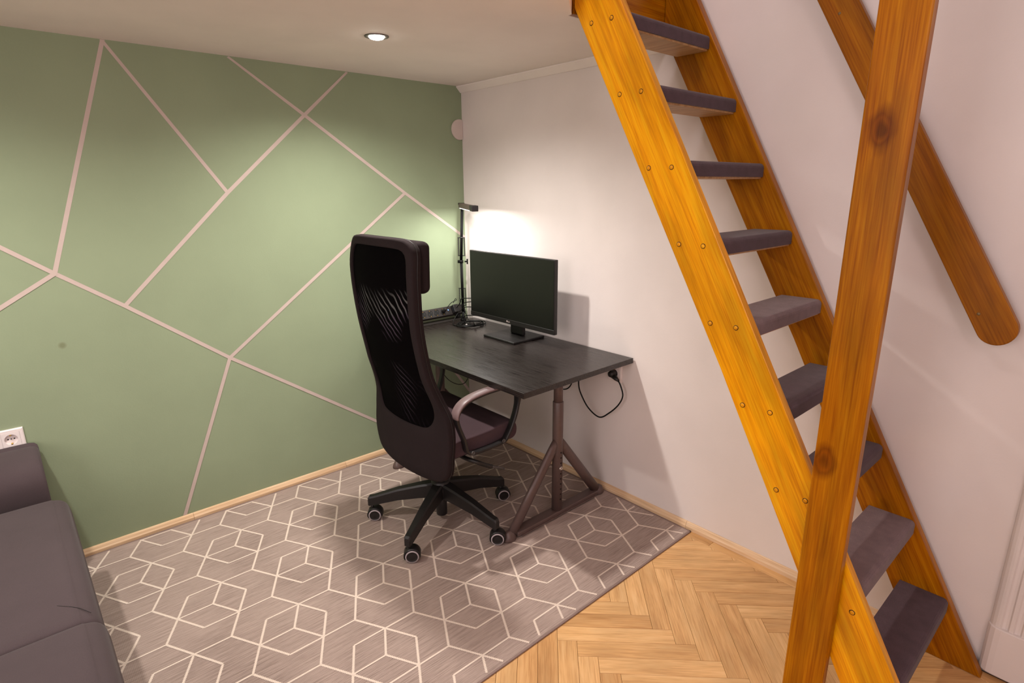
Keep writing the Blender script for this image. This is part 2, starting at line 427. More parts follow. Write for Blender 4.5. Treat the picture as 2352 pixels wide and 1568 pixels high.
# herringbone parquet
PL, PW = .405, .0668
d1 = Vector((-1, 1)).normalized(); d2 = Vector((1, 1)).normalized(); O2 = Vector((.886, 1.737))
def clip_poly(poly, lo, hi):
    def cut(P, ax, val, keep_less):
        out = []
        for i in range(len(P)):
            a, b = P[i], P[(i+1) % len(P)]
            ina = a[ax] <= val if keep_less else a[ax] >= val; inb = b[ax] <= val if keep_less else b[ax] >= val
            if ina: out.append(a)
            if ina != inb:
                t = (val-a[ax])/(b[ax]-a[ax]); out.append(a+(b-a)*t)
        return out
    for ax in (0, 1):
        poly = cut(poly, ax, lo[ax], False)
        if len(poly) < 3: return []
        poly = cut(poly, ax, hi[ax], True)
        if len(poly) < 3: return []
    return poly
def add_plank(u0, u1, v0, v1, along_u):
    g = .0005
    P = [O2+d1*uu+d2*vv for uu, vv in ((u0+g, v0+g), (u1-g, v0+g), (u1-g, v1-g), (u0+g, v1-g))]
    c0 = (P[0]+P[2])/2
    P = clip_poly(P, (.058, 1.60), (3.1, 3.3))
    if len(P) < 3: return
    area = abs(sum(P[i].x*P[(i+1) % len(P)].y-P[(i+1) % len(P)].x*P[i].y for i in range(len(P))))/2
    if area < 2e-4: return
    dx = d1 if along_u else d2
    M = frame((c0.x, c0.y, 0), (dx.x, dx.y, 0), (0, 0, 1)); Mi = M.inverted()
    bm = bmesh.new()
    prism(bm, [Mi @ Vector((q.x, q.y, -.0098)) for q in P], (0, 0, .0098-random.random()*.0004))
    top = [e for e in bm.edges if all(v.co.z > -.003 for v in e.verts)]
    bmesh.ops.bevel(bm, geom=top, offset=.0007, segments=1, affect='EDGES')
    put('plank', bm, M_plank, fl, M=M)
for i in range(-60, 60):
    for j in range(-7, 8):
        a, b = i*PW+j*PL, i*PW-j*PL
        add_plank(a, a+PL, b, b+PW, True)
        add_plank(a+PL-PW, a+PL, b-PL, b, False)
yb = 1.30
for ln in (.46, .50, .40, .44, .52, .38):   # border strip along the white wall
    M = frame((.0365, yb+ln/2, -.0049), (0, 1, 0), (0, 0, 1))
    put('border_plank', BX((-ln/2+.0005, -.0205, -.0048), (ln/2-.0005, .0205, .0047), .0006, 1), M_plank, fl, M=M); yb += ln

# baseboards, crown moulding, loft edge, door casing
def baseboard(name, cuts, axis):
    par = thing(name, None, None); par['kind'] = 'structure'
    for a, b in zip(cuts, cuts[1:]):
        prof = [(0, 0), (.017, 0), (.017, .016), (.013, .022), (.009, .031), (.004, .034), (0, .034)]
        ln = b-a-.001
        bm = bmesh.new()
        if axis == 'x':
            prism(bm, [(-ln/2, -p, q) for p, q in prof], (ln, 0, 0)); M = frame(((a+b)/2, .0005, .0001), (1, 0, 0), (0, 0, 1))
            bm.transform(Matrix.Scale(-1, 4, (0, 1, 0)))
        else:
            prism(bm, [(-ln/2, -p, q) for p, q in prof], (ln, 0, 0)); M = frame((.0005, (a+b)/2, .0001), (0, 1, 0), (0, 0, 1))
        put('board', bm, M_base, par, M=M)
    return par
baseboard('baseboard_left', [.018, .89, 1.664, 2.60, 3.9], 'x')
baseboard('baseboard_right', [.001, 1.62, 2.50], 'y')
struct('trim_1', prism(bmesh.new(), [(0.0005, .0, H-.034), (.006, .0, H-.034), (.034, .0, H-.006), (.034, 0, H-.0005), (.0005, 0, H-.0005)], (0, WY, 0)), M_ceil)
M = frame((.289, WY+.0115, 2.19), (1, 0, 0), (0, 0, 1))
struct('trim_2', BX((-.287, -.0110, -.123), (.287, .0110, .26), .003), M_stair_dark, M=M)
def casing():
    t = thing('trim_3', None, None, (0, 2.69, .012)); t['kind'] = 'structure'
    pr = [(0.0005, 2.69), (.012, 2.692), (.020, 2.698), (.025, 2.706)]
    for k in range(4):
        y0 = 2.712+k*.030
        pr += [(.0262, y0), (.0262, y0+.006), (.021, y0+.010), (.0195, y0+.0165), (.021, y0+.023), (.0262, y0+.027)]
    pr += [(.0262, 2.842), (.02, 2.852), (.0005, 2.856)]
    put('casing_board', prism(bmesh.new(), [(x, y, .180) for x, y in pr], (0, 0, 2.1)), M_white, t)
    pb = [(0.0005, 2.687), (.014, 2.689), (.024, 2.696), (.031, 2.708), (.033, 2.722), (.033, 2.84), (.026, 2.855), (.0005, 2.86)]
    o = put('plinth_block', prism(bmesh.new(), [(x, y, .013) for x, y in pb], (0, 0, .167)), M_white, t)
    md = o.modifiers.new('bevel', 'BEVEL'); md.width = .004; md.segments = 2
casing()

# ------------------------------------------------------------------ rug
RX0, RX1, RY0, RY1, RT = .021, 3.0, .021, 1.653, .005
RZ = .0062         # what stands on the rug
rug = thing('rug', 'grey flat-woven rug with cream cube-pattern lines under the desk and chair', 'rug', (1.5, .83, 0))
put('rug_pile', BX((RX0+.008, RY0+.008, .0003), (RX1-.008, RY1-.008, RT), .001, 1), M_rug, rug)
bm = bmesh.new()
for a, b in (((RX0, RY0), (RX1, RY0+.0085)), ((RX0, RY1-.0085), (RX1, RY1)), ((RX0, RY0), (RX0+.0085, RY1)), ((RX1-.0085, RY0), (RX1, RY1))):
    box(bm, (a[0], a[1], .0002), (b[0], b[1], RT+.0008), .0018, 2)
put('bound_edge', bm, M_rugedge, rug)
sx, hy = .1192, .1095
def seg_clip(p, q, lo, hi):
    t0, t1 = 0, 1; d = q-p
    for ax in (0, 1):
        for sgn, lim in ((-1, lo[ax]), (1, hi[ax])):
            den = sgn*d[ax]; num = sgn*(lim-p[ax])
            if abs(den) < 1e-9:
                if num < 0: return None
            else:
                t = num/den
                if den > 0: t1 = min(t1, t)
                else: t0 = max(t0, t)
    return (p+d*t0, p+d*t1) if t1-t0 > .02 else None
bm = bmesh.new()
NY = [0]
def yarn(p, q):
    sc = seg_clip(p, q, (RX0+.018, RY0+.016), (2.5, RY1-.016))
    if not sc: return
    p, q = sc; d = q-p; ln = d.length; t = d/ln; n = Vector((-t.y, t.x))
    NY[0] += 1; z = RT+.0005+.00005*(NY[0] % 15)
    if abs(t.y) < .05:
        wd = .0033; n_ = max(1, int(ln/.03)); zig = 0
    else:
        wd = .0040; n_ = max(2, int(ln/.0032)); zig = .0013
    L_, R_ = [], []
    for k in range(n_+1):
        c = p+t*(ln*k/n_)+n*(zig if k % 2 else -zig)
        L_.append(bm.verts.new((c.x+n.x*wd, c.y+n.y*wd, z))); R_.append(bm.verts.new((c.x-n.x*wd, c.y-n.y*wd, z)))
    for k in range(n_): bm.faces.new((L_[k], R_[k], R_[k+1], L_[k+1]))
for j in range(-1, 7):
    cy = .368+.3285*j
    for i in range(-6, 6):
        cx = 1.41+3*sx*i+(0 if j % 2 else 1.5*sx)
        c = Vector((cx, cy))
        V = [None]+[c+Vector(o) for o in ((-sx/2, -hy), (-sx, 0), (-sx/2, hy), (sx/2, hy), (sx, 0), (sx/2, -hy))]
        E_ = [(V[k], V[k % 6+1]) for k in range(1, 7)] + [(c, V[1]), (c, V[3]), (c, V[5])]
        for a, b in ((1, 6), (1, 2), (3, 4), (3, 2), (5, 4), (5, 6)): E_.append((V[a], V[a]+(V[a]-V[b])))
        for a, b in E_: yarn(a, b)
put('woven_pattern', bm, M_rugline, rug, label='cream zigzag yarn lines forming open cubes')

# ------------------------------------------------------------------ staircase
XI, XO = .545, .575            # near stringer
XA, XB = .025, .060            # wall stringer
SL = .5455                     # run per rise
def top_y(z): return 2.705-SL*z
st = thing('open_staircase', 'steep open orange-stained pine staircase with purple-grey carpeted treads against the white wall', 'staircase', (.3, 2.62, 0))
ax = Vector((0, -SL, 1)).normalized()
def stringer(x0, x1, mat, label=None):
    ye = WY+.0245
    pts = [(2.705, .0005), (2.535, .0005), (2.439, .173), (2.306, .423), (2.010, .978), (1.645, 1.621), (1.410, 2.039), (ye, 2.039+(1.410-ye)/.56), (ye, (2.705-ye)/SL)]
    M = frame((x0, 2.62, .02), (0, ax.y, ax.z), (1, 0, 0)); Mi = M.inverted()
    bm = prism(bmesh.new(), [Mi @ Vector((x0, y, z)) for y, z in pts], (0, 0, x1-x0))
    o = put('stringer', bm, mat, st, M=M, label=label)
    md = o.modifiers.new('bevel', 'BEVEL'); md.width = .0025; md.segments = 2
    return o
s_near = stringer(XI, XO, M_stair, 'bright orange outer stringer board with round dowel ends')
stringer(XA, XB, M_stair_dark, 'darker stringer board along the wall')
for k in range(1, 10):
    zt = .2275*k-.003; yf = 2.588-.1254*(k-1)
    yb_ = yf-.137
    M = frame(((XB+XI)/2, yf-.07, zt-.03), (1, 0, 0), (0, 0, 1))
    hw = (XI-XB)/2-.0004
    tb = put('tread', BX((-hw, -.066, -.023), (hw, .063, .022), .002, 2), M_tread, st, M=M)
    # carpet wraps the top and the nose
    pr = [(-.067, .0225), (-.067, .0295)]
    pr += [(.054, .0300)] + [(.054+.016*math.sin(a), .014+.016*math.cos(a)) for a in (PI/8, PI/4, 3*PI/8, PI/2)]
    pr += [(.070, -.0165), (.0635, -.0165), (.0635, .0225)]
    bm = prism(bmesh.new(), [(-hw+.001, y, z) for y, z in pr], (2*hw-.002, 0, 0))
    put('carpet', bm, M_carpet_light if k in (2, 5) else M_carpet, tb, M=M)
    for dy in (-.124, -.042) if k > 1 else ():
        yy, zz = yf+dy, zt-.020
        if k == 2 and dy > -.1: yy, zz = 2.452, .386
        bm = bmesh.new()
        lathe(bm, (XO-.004, yy, zz), (1, 0, 0), [(.0078, 0), (.0078, .0046), (.0062, .0046), (.0062, .0042)], 16, 0)
        lathe(bm, (XO-.003, yy, zz), (1, 0, 0), [(0.0060, .0), (.0060, .0045), (.0045, .0056), (0, .0058)], 16, 1)
        put('dowel', bm, [M_dark, M_stair], s_near)

# post in front of the staircase
M = frame((.5968, 2.3665, 1.2), (0, 0, 1), (1, 0, 0))
o = tag(put('wooden_post', BX((-1.1995, -.0525, -.0175), (1.5, .0525, .0175), .004, 2), M_stair_dark, M=M),
        'tall upright knotty brown wooden post crossing in front of the staircase', 'post')

# wall handrail
def handrail():
    t = thing('handrail', 'flat wooden handrail board with rounded end slanting along the white wall above the stairs', 'handrail', (.06, 2.57, 1.1))
    ux = Vector((0, -.497, .868)); nx = Vector((1, 0, 0))
    c = Vector((.060, 2.5605, 1.118))             # centre of the rounded end
    hw = .0475
    pts = [(1.75, -hw), (0, -hw)] + [(-hw*math.sin(a), -hw*math.cos(a)) for a in [PI*k/16 for k in range(1, 16)]] + [(0, hw), (1.75, hw)]
    M = frame(c, ux, nx)
    o = put('rail_board', prism(bmesh.new(), [(a, b, -.0155) for a, b in pts], (0, 0, .031)), M_rail, t, M=M)
    md = o.modifiers.new('bevel', 'BEVEL'); md.width = .003; md.segments = 2
    for q in (.055, .88, 1.6):
        p = c+ux*q
        put('bracket', cyl(bmesh.new(), (0.0005, p.y, p.z), (.0442, p.y, p.z), .012, n=16), M_chrome, t)
    for q, off in ((.055, .022), (1.05, .01)):
        p = c+ux*q+Vector((0, off*.868, off*.497))*-1
        put('screw', lathe(bmesh.new(), (.0752, p.y, p.z), (1, 0, 0), [(.0045, 0), (.0045, .0006), (.003, .0012), (0, .0010)], 14), M_screw, t)
handrail()

# ------------------------------------------------------------------ desk
DX0, DX1, DY0, DY1, DZ = .010, .710, .082, 1.2817, .7387
desk = thing('desk', 'black-brown wood desk with trestle-shaped brown-grey steel legs in the corner', 'desk', (.36, .68, RZ))
put('tabletop', BX((DX0, DY0, DZ-.0245), (DX1, DY1, DZ), .0015, 2), M_desk, desk)
def desk_leg(y):
    cx = .37
    leg = put('leg', lathe(bmesh.new(), (cx, y, RZ+.030), (0, 0, 1), [(0, 0), (.0245, 0), (.0245, .541), (.0225, .545), (0, .545)], 28), M_legmetal, desk, origin=(cx, y, RZ))
    put('inner_tube', cyl(bmesh.new(), (cx, y, .574), (cx, y, DZ-.0305), .0212, n=28), M_legmetal, leg)
    put('mounting_plate', BX((.08, y-.035, DZ-.0300), (.66, y+.035, DZ-.0248), .002), M_legmetal, leg)
    for sg, fx in ((1, .672), (-1, .068)):
        # flattened oval strut from the column to the foot
        a = Vector((cx+sg*.008, y, .385)); b = Vector((fx-sg*.020, y, RZ+.028)); d = (b-a).normalized()
        n1 = Vector((0, 1, 0)); n2 = d.cross(n1).normalized()
        bm = bmesh.new(); rings = []
        for t_, sc in ((0, .92), (.1, 1.0), (.5, 1.04), (1, 1.08)):
            p = a+(b-a)*t_
            rings.append([bm.verts.new(p+n1*.0165*sc*math.cos(2*PI*k/20)+n2*.024*sc*math.sin(2*PI*k/20)) for k in range(20)])
        for A, B in zip(rings, rings[1:]):
            for k in range(20): bm.faces.new((A[k], A[(k+1) % 20], B[(k+1) % 20], B[k])).smooth = True
        bm.faces.new(rings[0][::-1]); bm.faces.new(rings[-1])
        put('strut', bm, M_legmetal, leg)
        # shoe-like foot cap
        bm = bmesh.new(); prof = [(0, 0), (.032, .0), (.034, .006), (.031, .017), (.024, .032), (.012, .042), (0, .044)]
        lathe(bm, (0, 0, 0), (0, 0, 1), prof, 24)
        bm.transform(Matrix.Translation((fx, y, RZ+.0006)) @ Matrix.Diagonal((1.05, .82, 1, 1)))
        put('foot', bm, M_legmetal, leg)
    bm = bmesh.new(); box(bm, (.10, y-.026, RZ+.010), (.64, y+.026, RZ+.030), .004); box(bm, (.12, y-.030, RZ+.006), (.62, y+.030, RZ+.012), .002)
    put('floor_rail', bm, M_legmetal, leg)
    # adjustment holes down the column, one bolt
    dr = Vector((.05, 1, 0)).normalized()
    for k in range(10):
        z = .335-.0265*k
        if k == 3: continue
        put('adjustment_hole', cyl(bmesh.new(), Vector((cx, y, z))+dr*.0238, Vector((cx, y, z))+dr*.0248, .0042, n=10), M_dark, leg)
    put('bolt', lathe(bmesh.new(), Vector((cx, y, .2555))+dr*.0235, dr, [(.010, 0), (.010, .003), (.007, .0055), (.004, .0055), (.004, .0035), (0, .0035)], 18), M_chrome, leg, label='bright bolt')
    return leg
desk_leg(1.145); desk_leg(.215)

# ------------------------------------------------------------------ office chair
CX, CY = .79, .80
ch = thing('office_chair', 'black high-back mesh office chair on five casters tucked under the desk', 'office chair', (CX, CY, RZ))
ZS = [.33, .45, .55, .65, .80, 1.0, 1.2, 1.335]; XS = [.985, .992, .985, .985, 1.025, 1.060, 1.072, 1.055]
def xb(z):
    if z <= ZS[0]: return XS[0]
    for i in range(len(ZS)-1):
        if z <= ZS[i+1]:
            t = (z-ZS[i])/(ZS[i+1]-ZS[i])
            a, b, c, d = XS[max(i-1, 0)], XS[i], XS[i+1], XS[min(i+2, len(XS)-1)]
            return .5*((2*b)+(c-a)*t+(2*a-5*b+4*c-d)*t*t+(3*b-a-3*c+d)*t*t*t)
    return XS[-1]
def SP(y, z, off=0):   # point of the back surface, off = towards the sitter
    return Vector((xb(z)-.034*(y/.245)**2-off, CY+y, z))
def loop2(half, n):
    pts = [Vector((a, b, 0)) for a, b in half]+[Vector((-a, b, 0)) for a, b in half[-2:0:-1]]
    dn = crom(pts, 10, True)
    # resample by angle from the centre
    cz = sum(p.y for p in dn)/len(dn); lens = [0]
    for i in range(len(dn)): lens.append(lens[-1]+(dn[(i+1) % len(dn)]-dn[i]).length)
    out = []; j = 0
    for k in range(n):
        s = lens[-1]*k/n
        while lens[j+1] < s: j += 1
        t = (s-lens[j])/(lens[j+1]-lens[j]); a, b = dn[j], dn[(j+1) % len(dn)]
        out.append(((a+(b-a)*t).x, (a+(b-a)*t).y))
    return out
OUT = [(0, .336), (.12, .336), (.205, .340), (.250, .353), (.276, .385), (.287, .44), (.290, .53), (.279, .61), (.248, .70), (.231, .82), (.233, 1.0), (.240, 1.12), (.243, 1.21), (.238, 1.28), (.215, 1.318), (.16, 1.333), (0, 1.336)]
INN = [(0, .560), (.10, .562), (.17, .570), (.207, .605), (.219, .67), (.206, .76), (.201, .85), (.203, 1.0), (.210, 1.12), (.212, 1.20), (.206, 1.26), (.183, 1.290), (.13, 1.298), (0, 1.300)]
NB = 120
lo_, li_ = loop2(OUT, NB), loop2(INN, NB)
def nearest_align(a, b):   # start both loops at bottom centre; already so
    return a, b
bm = bmesh.new()
TH = .040
def ringv(loop, off, shrink=0):
    out = []
    for (y, z) in loop: out.append(bm.verts.new(SP(y, z, off)))
    return out
def mixl(a, b, t): return [(p[0]+(q[0]-p[0])*t, p[1]+(q[1]-p[1])*t) for p, q in zip(a, b)]
rows = []
sec = [(0.0, TH-.006), (0.0, .006), (.04, .001), (.2, 0), (.5, 0), (.8, 0), (.96, .001), (1.0, .005), (1.0, TH-.010), (.95, TH-.003), (.5, TH), (.06, TH-.001)]
for t_, off in sec: rows.append(ringv(mixl(lo_, li_, t_), off))
for i in range(len(rows)):
    A, B = rows[i], rows[(i+1) % len(rows)]
    for k in range(NB): bm.faces.new((A[k], A[(k+1) % NB], B[(k+1) % NB], B[k])).smooth = True
back = put('backrest', bm, M_chairfab, ch, smooth=True)
# stitched seam around the side of the back
bm = bmesh.new(); tube(bm, [SP(y*1.003, z, .022) for y, z in lo_], .0014, 6, True)
put('piping', bm, M_black, back)
# net
bm = bmesh.new(); rings = []
cy_, cz_ = 0, .93
for t_ in [k/14 for k in range(1, 15)]:
    rings.append([bm.verts.new(SP(y*t_, cz_+(z-cz_)*t_, .010)) for y, z in li_])
c0 = bm.verts.new(SP(0, cz_, .010))
for k in range(NB): bm.faces.new((c0, rings[0][k], rings[0][(k+1) % NB]))
for A, B in zip(rings, rings[1:]):
    for k in range(NB): bm.faces.new((A[k], B[k], B[(k+1) % NB], A[(k+1) % NB]))
put('net_panel', bm, M_net, back, smooth=True, label='see-through black net panel with wavy light bands')
# headrest pad
bm = bmesh.new(); box(bm, (-.0275, -.232, -.098), (.0275, .232, .098), .026, 5)
for v in bm.verts: v.co.x -= .034*(v.co.y/.245)**2
bm.transform(Matrix.Translation((xb(1.23)-.044-.0295, CY, 1.228)) @ Matrix.Rotation(-.03, 4, 'Y'))
hr = put('headrest', bm, M_chairfab, ch, smooth=True)
# lumbar support bar seen through the net
bm = bmesh.new()
rows_ = []
for yy in [-.2+.02*k for k in range(21)]:
    rows_.append([SP(yy, .66, .05), SP(yy, .72, .048), SP(yy, .72, .056), SP(yy, .66, .058)])
vv = [[bm.verts.new(p) for p in rw] for rw in rows_]
for A, B in zip(vv, vv[1:]):
    for k in range(4): bm.faces.new((A[k], A[(k+1) % 4], B[(k+1) % 4], B[k]))
bm.faces.new(vv[0][::-1]); bm.faces.new(vv[-1])
put('lumbar_bar', bm, M_black, back)
# seat with a rolled front edge
prof = [(.918, .455), (.912, .500), (.875, .513), (.80, .512), (.70, .514), (.63, .522), (.585, .524), (.558, .510), (.548, .478), (.556, .445), (.585, .432), (.65, .440), (.80, .440), (.895, .437), (.914, .443)]
pl_ = crom([(a, 0, b) for a, b in prof], 4, True)
cxp = sum(p.x for p in pl_)/len(pl_); czp = sum(p.z for p in pl_)/len(pl_)
bm = bmesh.new(); rings = []
for yy, sc in ((-.262, .80), (-.2615, .90), (-.256, .965), (-.245, 1.0), (-.15, 1.0), (0, 1.0), (.15, 1.0), (.245, 1.0), (.256, .965), (.2615, .90), (.262, .80)):
    ring = []
    for p in pl_:
        dz = (p.z-czp); ring.append(bm.verts.new((cxp+(p.x-cxp)*(.94+.06*sc), CY+yy, czp+dz*sc-(.006*(1-(yy/.262)**2) if dz > 0 and p.x > .62 else 0))))
    rings.append(ring)
m_ = len(pl_)
for A, B in zip(rings, rings[1:]):
    for k in range(m_): bm.faces.new((A[k], A[(k+1) % m_], B[(k+1) % m_], B[k]))
bm.faces.new(rings[0][::-1]); bm.faces.new(rings[-1])
seat = put('seat', bm, M_seatfab, ch, smooth=True)
put('seat_pan', BX((.62, CY-.235, .420), (.93, CY+.235, .4405), .008), M_black, seat)
# arm loops
def arm(sg):
    yc = CY+sg*.281
    P = crom([(.835, 0, .456), (.858, 0, .520), (.890, 0, .606), (.888, 0, .648), (.850, 0, .682), (.770, 0, .698), (.660, 0, .7005), (.595, 0, .690), (.562, 0, .650), (.567, 0, .590), (.592, 0, .525), (.626, 0, .470), (.650, 0, .452), (.740, 0, .447)], 6, True)
    n = len(P); bm = bmesh.new(); R_ = []
    cen = Vector((.73, 0, .58))
    for i, p in enumerate(P):
        tg = (P[(i+1) % n]-P[i-1]).normalized(); nn = Vector((tg.z, 0, -tg.x))
        if nn.dot(p-cen) < 0: nn = -nn
        hi = max(0, min(1, (p.z-.60)/.07)); wd = .015+.0075*hi; th = .0065+.0015*hi
        R_.append([bm.verts.new(Vector((p.x, yc, p.z))+Vector((0, a*wd, 0))+nn*b*th) for a, b in ((-1, -.6), (-.8, -1), (.8, -1), (1, -.6), (1, .6), (.8, 1), (-.8, 1), (-1, .6))])
    for i in range(n):
        A, B = R_[i], R_[(i+1) % n]
        for k in range(8): bm.faces.new((A[k], A[(k+1) % 8], B[(k+1) % 8], B[k])).smooth = True
    o = put('armrest', bm, M_black, ch, label='black loop-shaped armrest')
    # pad on top of the loop, its light from above painted in
    bm = bmesh.new(); top = [p for p in P if p.z > .640 and p.x > .575]
    top.sort(key=lambda p: -p.x if p.z > .66 else -2+p.z)
    top = [p for p in P if p.z > .618 and p.x > .60]
    T = []
    for i, p in enumerate(top):
        tg = (top[min(i+1, len(top)-1)]-top[max(i-1, 0)]).normalized(); nn = Vector((tg.z, 0, -tg.x))
        if nn.dot(p-cen) < 0: nn = -nn
        T.append([bm.verts.new(Vector((p.x, yc, p.z))+Vector((0, a*.0235, 0))+nn*b) for a, b in ((-1, .0012), (1, .0012), (1.02, .006), (.8, .0098), (-.8, .0098), (-1.02, .006))])
    for A, B in zip(T, T[1:]):
        for k in range(6): bm.faces.new((A[k], A[(k+1) % 6], B[(k+1) % 6], B[k])).smooth = True
    bm.faces.new(T[0][::-1]); bm.faces.new(T[-1])
    put('arm_pad', bm, M_armpad, o)
    for xx, zz in ((.823, .456), (.655, .459)):
        put('bolt', lathe(bmesh.new(), (xx, yc+sg*.0145, zz), (0, sg, 0), [(.009, 0), (.009, .003), (.006, .004), (.006, .002), (0, .002)], 16), M_grey, o)
arm(1); arm(-1)
# lever
bm = bmesh.new(); tube(bm, crom([(.80, CY+.05, .395), (.80, CY+.20, .395), (.775, CY+.255, .385), (.72, CY+.265, .352), (.70, CY+.268, .342)], 6), [.0095]*25, 8)
lv = put('lever', bm, M_black, ch)
bm = bmesh.new(); box(bm, (-.036, -.015, -.005), (.036, .015, .005), .0048, 3)
M = frame((.672, CY+.268, .328), (-.85, .03, -.42), (.0, -.25, .9))
put('lever_tip', bm, M_grey, lv, M=M, smooth=True)
put('tilt_mechanism', BX((.69, CY-.09, .372), (.93, CY+.09, .419), .012, 3), M_black, ch)
# column, base, casters
bm = bmesh.new(); lathe(bm, (CX, CY, .030), (0, 0, 1), [(0, 0), (.0245, 0), (.0255, .006), (.0255, .22), (.018, .221), (.018, .345), (0, .345)], 28)
put('gas_column', bm, M_black, ch)
bm = bmesh.new()
lathe(bm, (CX, CY, .118), (0, 0, 1), [(.026, 0), (.046, .008), (.050, .05), (.044, .085), (.034, .094), (.026, .095)], 28)
ANG = [-41, 31, 100, 169, 241]; RR = [.325, .335, .325, .318, .325]
for a_, R in zip(ANG, RR):
    a = math.radians(a_); d = Vector((math.cos(a), math.sin(a), 0)); n = Vector((-d.y, d.x, 0)); rings = []
    for t_, zt, zb, hw in ((.035, .200, .128, .027), (.10, .188, .124, .0235), (.20, .166, .112, .0195), (R-.012, .131, .086, .0155), (R+.010, .127, .082, .0145), (R+.017, .118, .083, .0110)):
        c = Vector((CX, CY, 0))+d*t_
        rings.append([bm.verts.new(c+n*sx_*hw+Vector((0, 0, zz))) for sx_, zz in ((-1, zb), (-1.0, zt-.008), (-.75, zt), (.75, zt), (1.0, zt-.008), (1, zb))])
    for A, B in zip(rings, rings[1:]):
        for k in range(6): bm.faces.new((A[k], A[(k+1) % 6], B[(k+1) % 6], B[k]))
    bm.faces.new(rings[0][::-1]); bm.faces.new(rings[-1])
put('star_base', bm, M_black, ch)
def caster(a_, R, ax_deg):
    a = math.radians(a_); p = Vector((CX+math.cos(a)*R, CY+math.sin(a)*R, 0))
    ax_ = Vector((math.cos(math.radians(ax_deg)), math.sin(math.radians(ax_deg)), 0)); fw = Vector((-ax_.y, ax_.x, 0))
    wz = RZ+.0305; c = p+fw*.012+Vector((0, 0, wz))
    bm = bmesh.new()
    cyl(bm, p+Vector((0, 0, wz+.012)), p+Vector((0, 0, .090)), .0075, n=14)
    # hood: arc over both wheels
    N_ = 18; rin, rout, hw = .0318, .0355, .0245
    sec = []
    for k in range(N_+1):
        th = math.radians(-25+215*k/N_); dr = fw*math.cos(th)*-1+Vector((0, 0, math.sin(th)))
        sec.append([bm.verts.new(c+dr*rr+ax_*s*hw) for rr, s in ((rin, -1), (rout-.003, -1), (rout, -.75), (rout, .75), (rout-.003, 1), (rin, 1))])
    for A, B in zip(sec, sec[1:]):
        for k in range(6): bm.faces.new((A[k], A[(k+1) % 6], B[(k+1) % 6], B[k])).smooth = True
    bm.faces.new(sec[0][::-1]); bm.faces.new(sec[-1])
    box_ = bmesh.ops.create_cube(bm, size=1); 
    for v in box_['verts']: v.co = c+ax_*v.co.x*.006+fw*(v.co.y*.045-.004)+Vector((0, 0, v.co.z*.05+.004))
    o = put('caster', bm, M_black, ch, origin=(p.x, p.y, 0))
    for s in (1, -1):
        bm = bmesh.new()
        lathe(bm, c+ax_*s*.0045, ax_*s, [(0, 0), (.029, 0), (.0302, .003), (.0302, .016), (.0285, .0195)], 30, 0)
        lathe(bm, c+ax_*s*.0045, ax_*s, [(.0285, .0195), (.0235, .0215)], 30, 1)
        lathe(bm, c+ax_*s*.0045, ax_*s, [(.0235, .0215), (.0222, .0195), (.012, .0215), (0, .022)], 30, 0)
        put('wheel', bm, [M_black, M_castring], o)
for a_, R, axd in zip(ANG, RR, (52, 55, 48, 62, 75)): caster(a_, R, axd)

# ------------------------------------------------------------------ monitor
MX, MY0, MY1, MZ0, MZ1 = .190, .285, .941, .815, 1.181
mon = thing('monitor', 'black flat-screen computer monitor switched off on the desk', 'monitor', (.155, .61, DZ))
put('housing', BX((MX-.022, MY0, MZ0), (MX-.0008, MY1, MZ1), .003, 2), M_black, mon)
put('rear_cover', BX((MX-.052, MY0+.12, MZ0+.05), (MX-.0225, MY1-.12, MZ1-.07), .012, 3), M_black, mon)
put('screen', BX((MX-.0012, MY0+.006, MZ0+.0255), (MX+.0004, MY1-.006, MZ1-.006)), M_screen, mon)
chin = put('bottom_bezel', BX((MX-.0014, MY0+.001, MZ0+.001), (MX+.0018, MY1-.001, MZ0+.025), .001, 1), M_black, mon)
put('neck', BX((.115, .61-.050, DZ+.0125), (MX-.0535, .61+.050, 1.03), .006), M_black, mon)
put('foot_plate', BX((.045, .488, DZ+.0004), (.266, .731, DZ+.0125), .003, 2), M_black, mon)
def text_mesh(body, size, M, mat, name, parent, ext=.0003):
    cu = bpy.data.curves.new('text_source', 'FONT'); cu.body = body; cu.size = size; cu.extrude = ext; cu.align_x = 'LEFT'; cu.align_y = 'CENTER'
    to = bpy.data.objects.new('text_source', cu); COL.objects.link(to)
    dg = bpy.context.evaluated_depsgraph_get(); me = bpy.data.meshes.new_from_object(to.evaluated_get(dg))
    bpy.data.objects.remove(to); bpy.data.curves.remove(cu)
    bm = bmesh.new(); bm.from_mesh(me); bpy.data.meshes.remove(me)
    return put(name, bm, mat, parent, M=M)
lx = MX+.0022; lz = MZ0+.013
lathe_bm = lathe(bmesh.new(), (lx-.0005, .5965, lz), (1, 0, 0), [(0, 0), (.0052, 0), (.0052, .0004), (0, .0004)], 24)
em = put('logo_emblem', lathe_bm, M_frost, chin)
bm = bmesh.new(); cyl(bm, (lx, .5945, lz+.0017), (lx+.0002, .5945, lz+.0017), .0007, n=10)
for a, b in (((.5963, lz+.003), (.5971, lz-.003)), ((.5963, lz-.003), (.5990, lz-.0022))): box(bm, (lx-.0001, min(a[0], b[0]), min(a[1], b[1])), (lx+.0002, max(a[0], b[0]), max(a[1], b[1])))
put('logo_mark', bm, M_grey, em)
text_mesh('LG', .0125, frame((lx-.0003, .604, lz), (0, 1, 0), (1, 0, 0)), M_frost, 'logo_letters', chin)

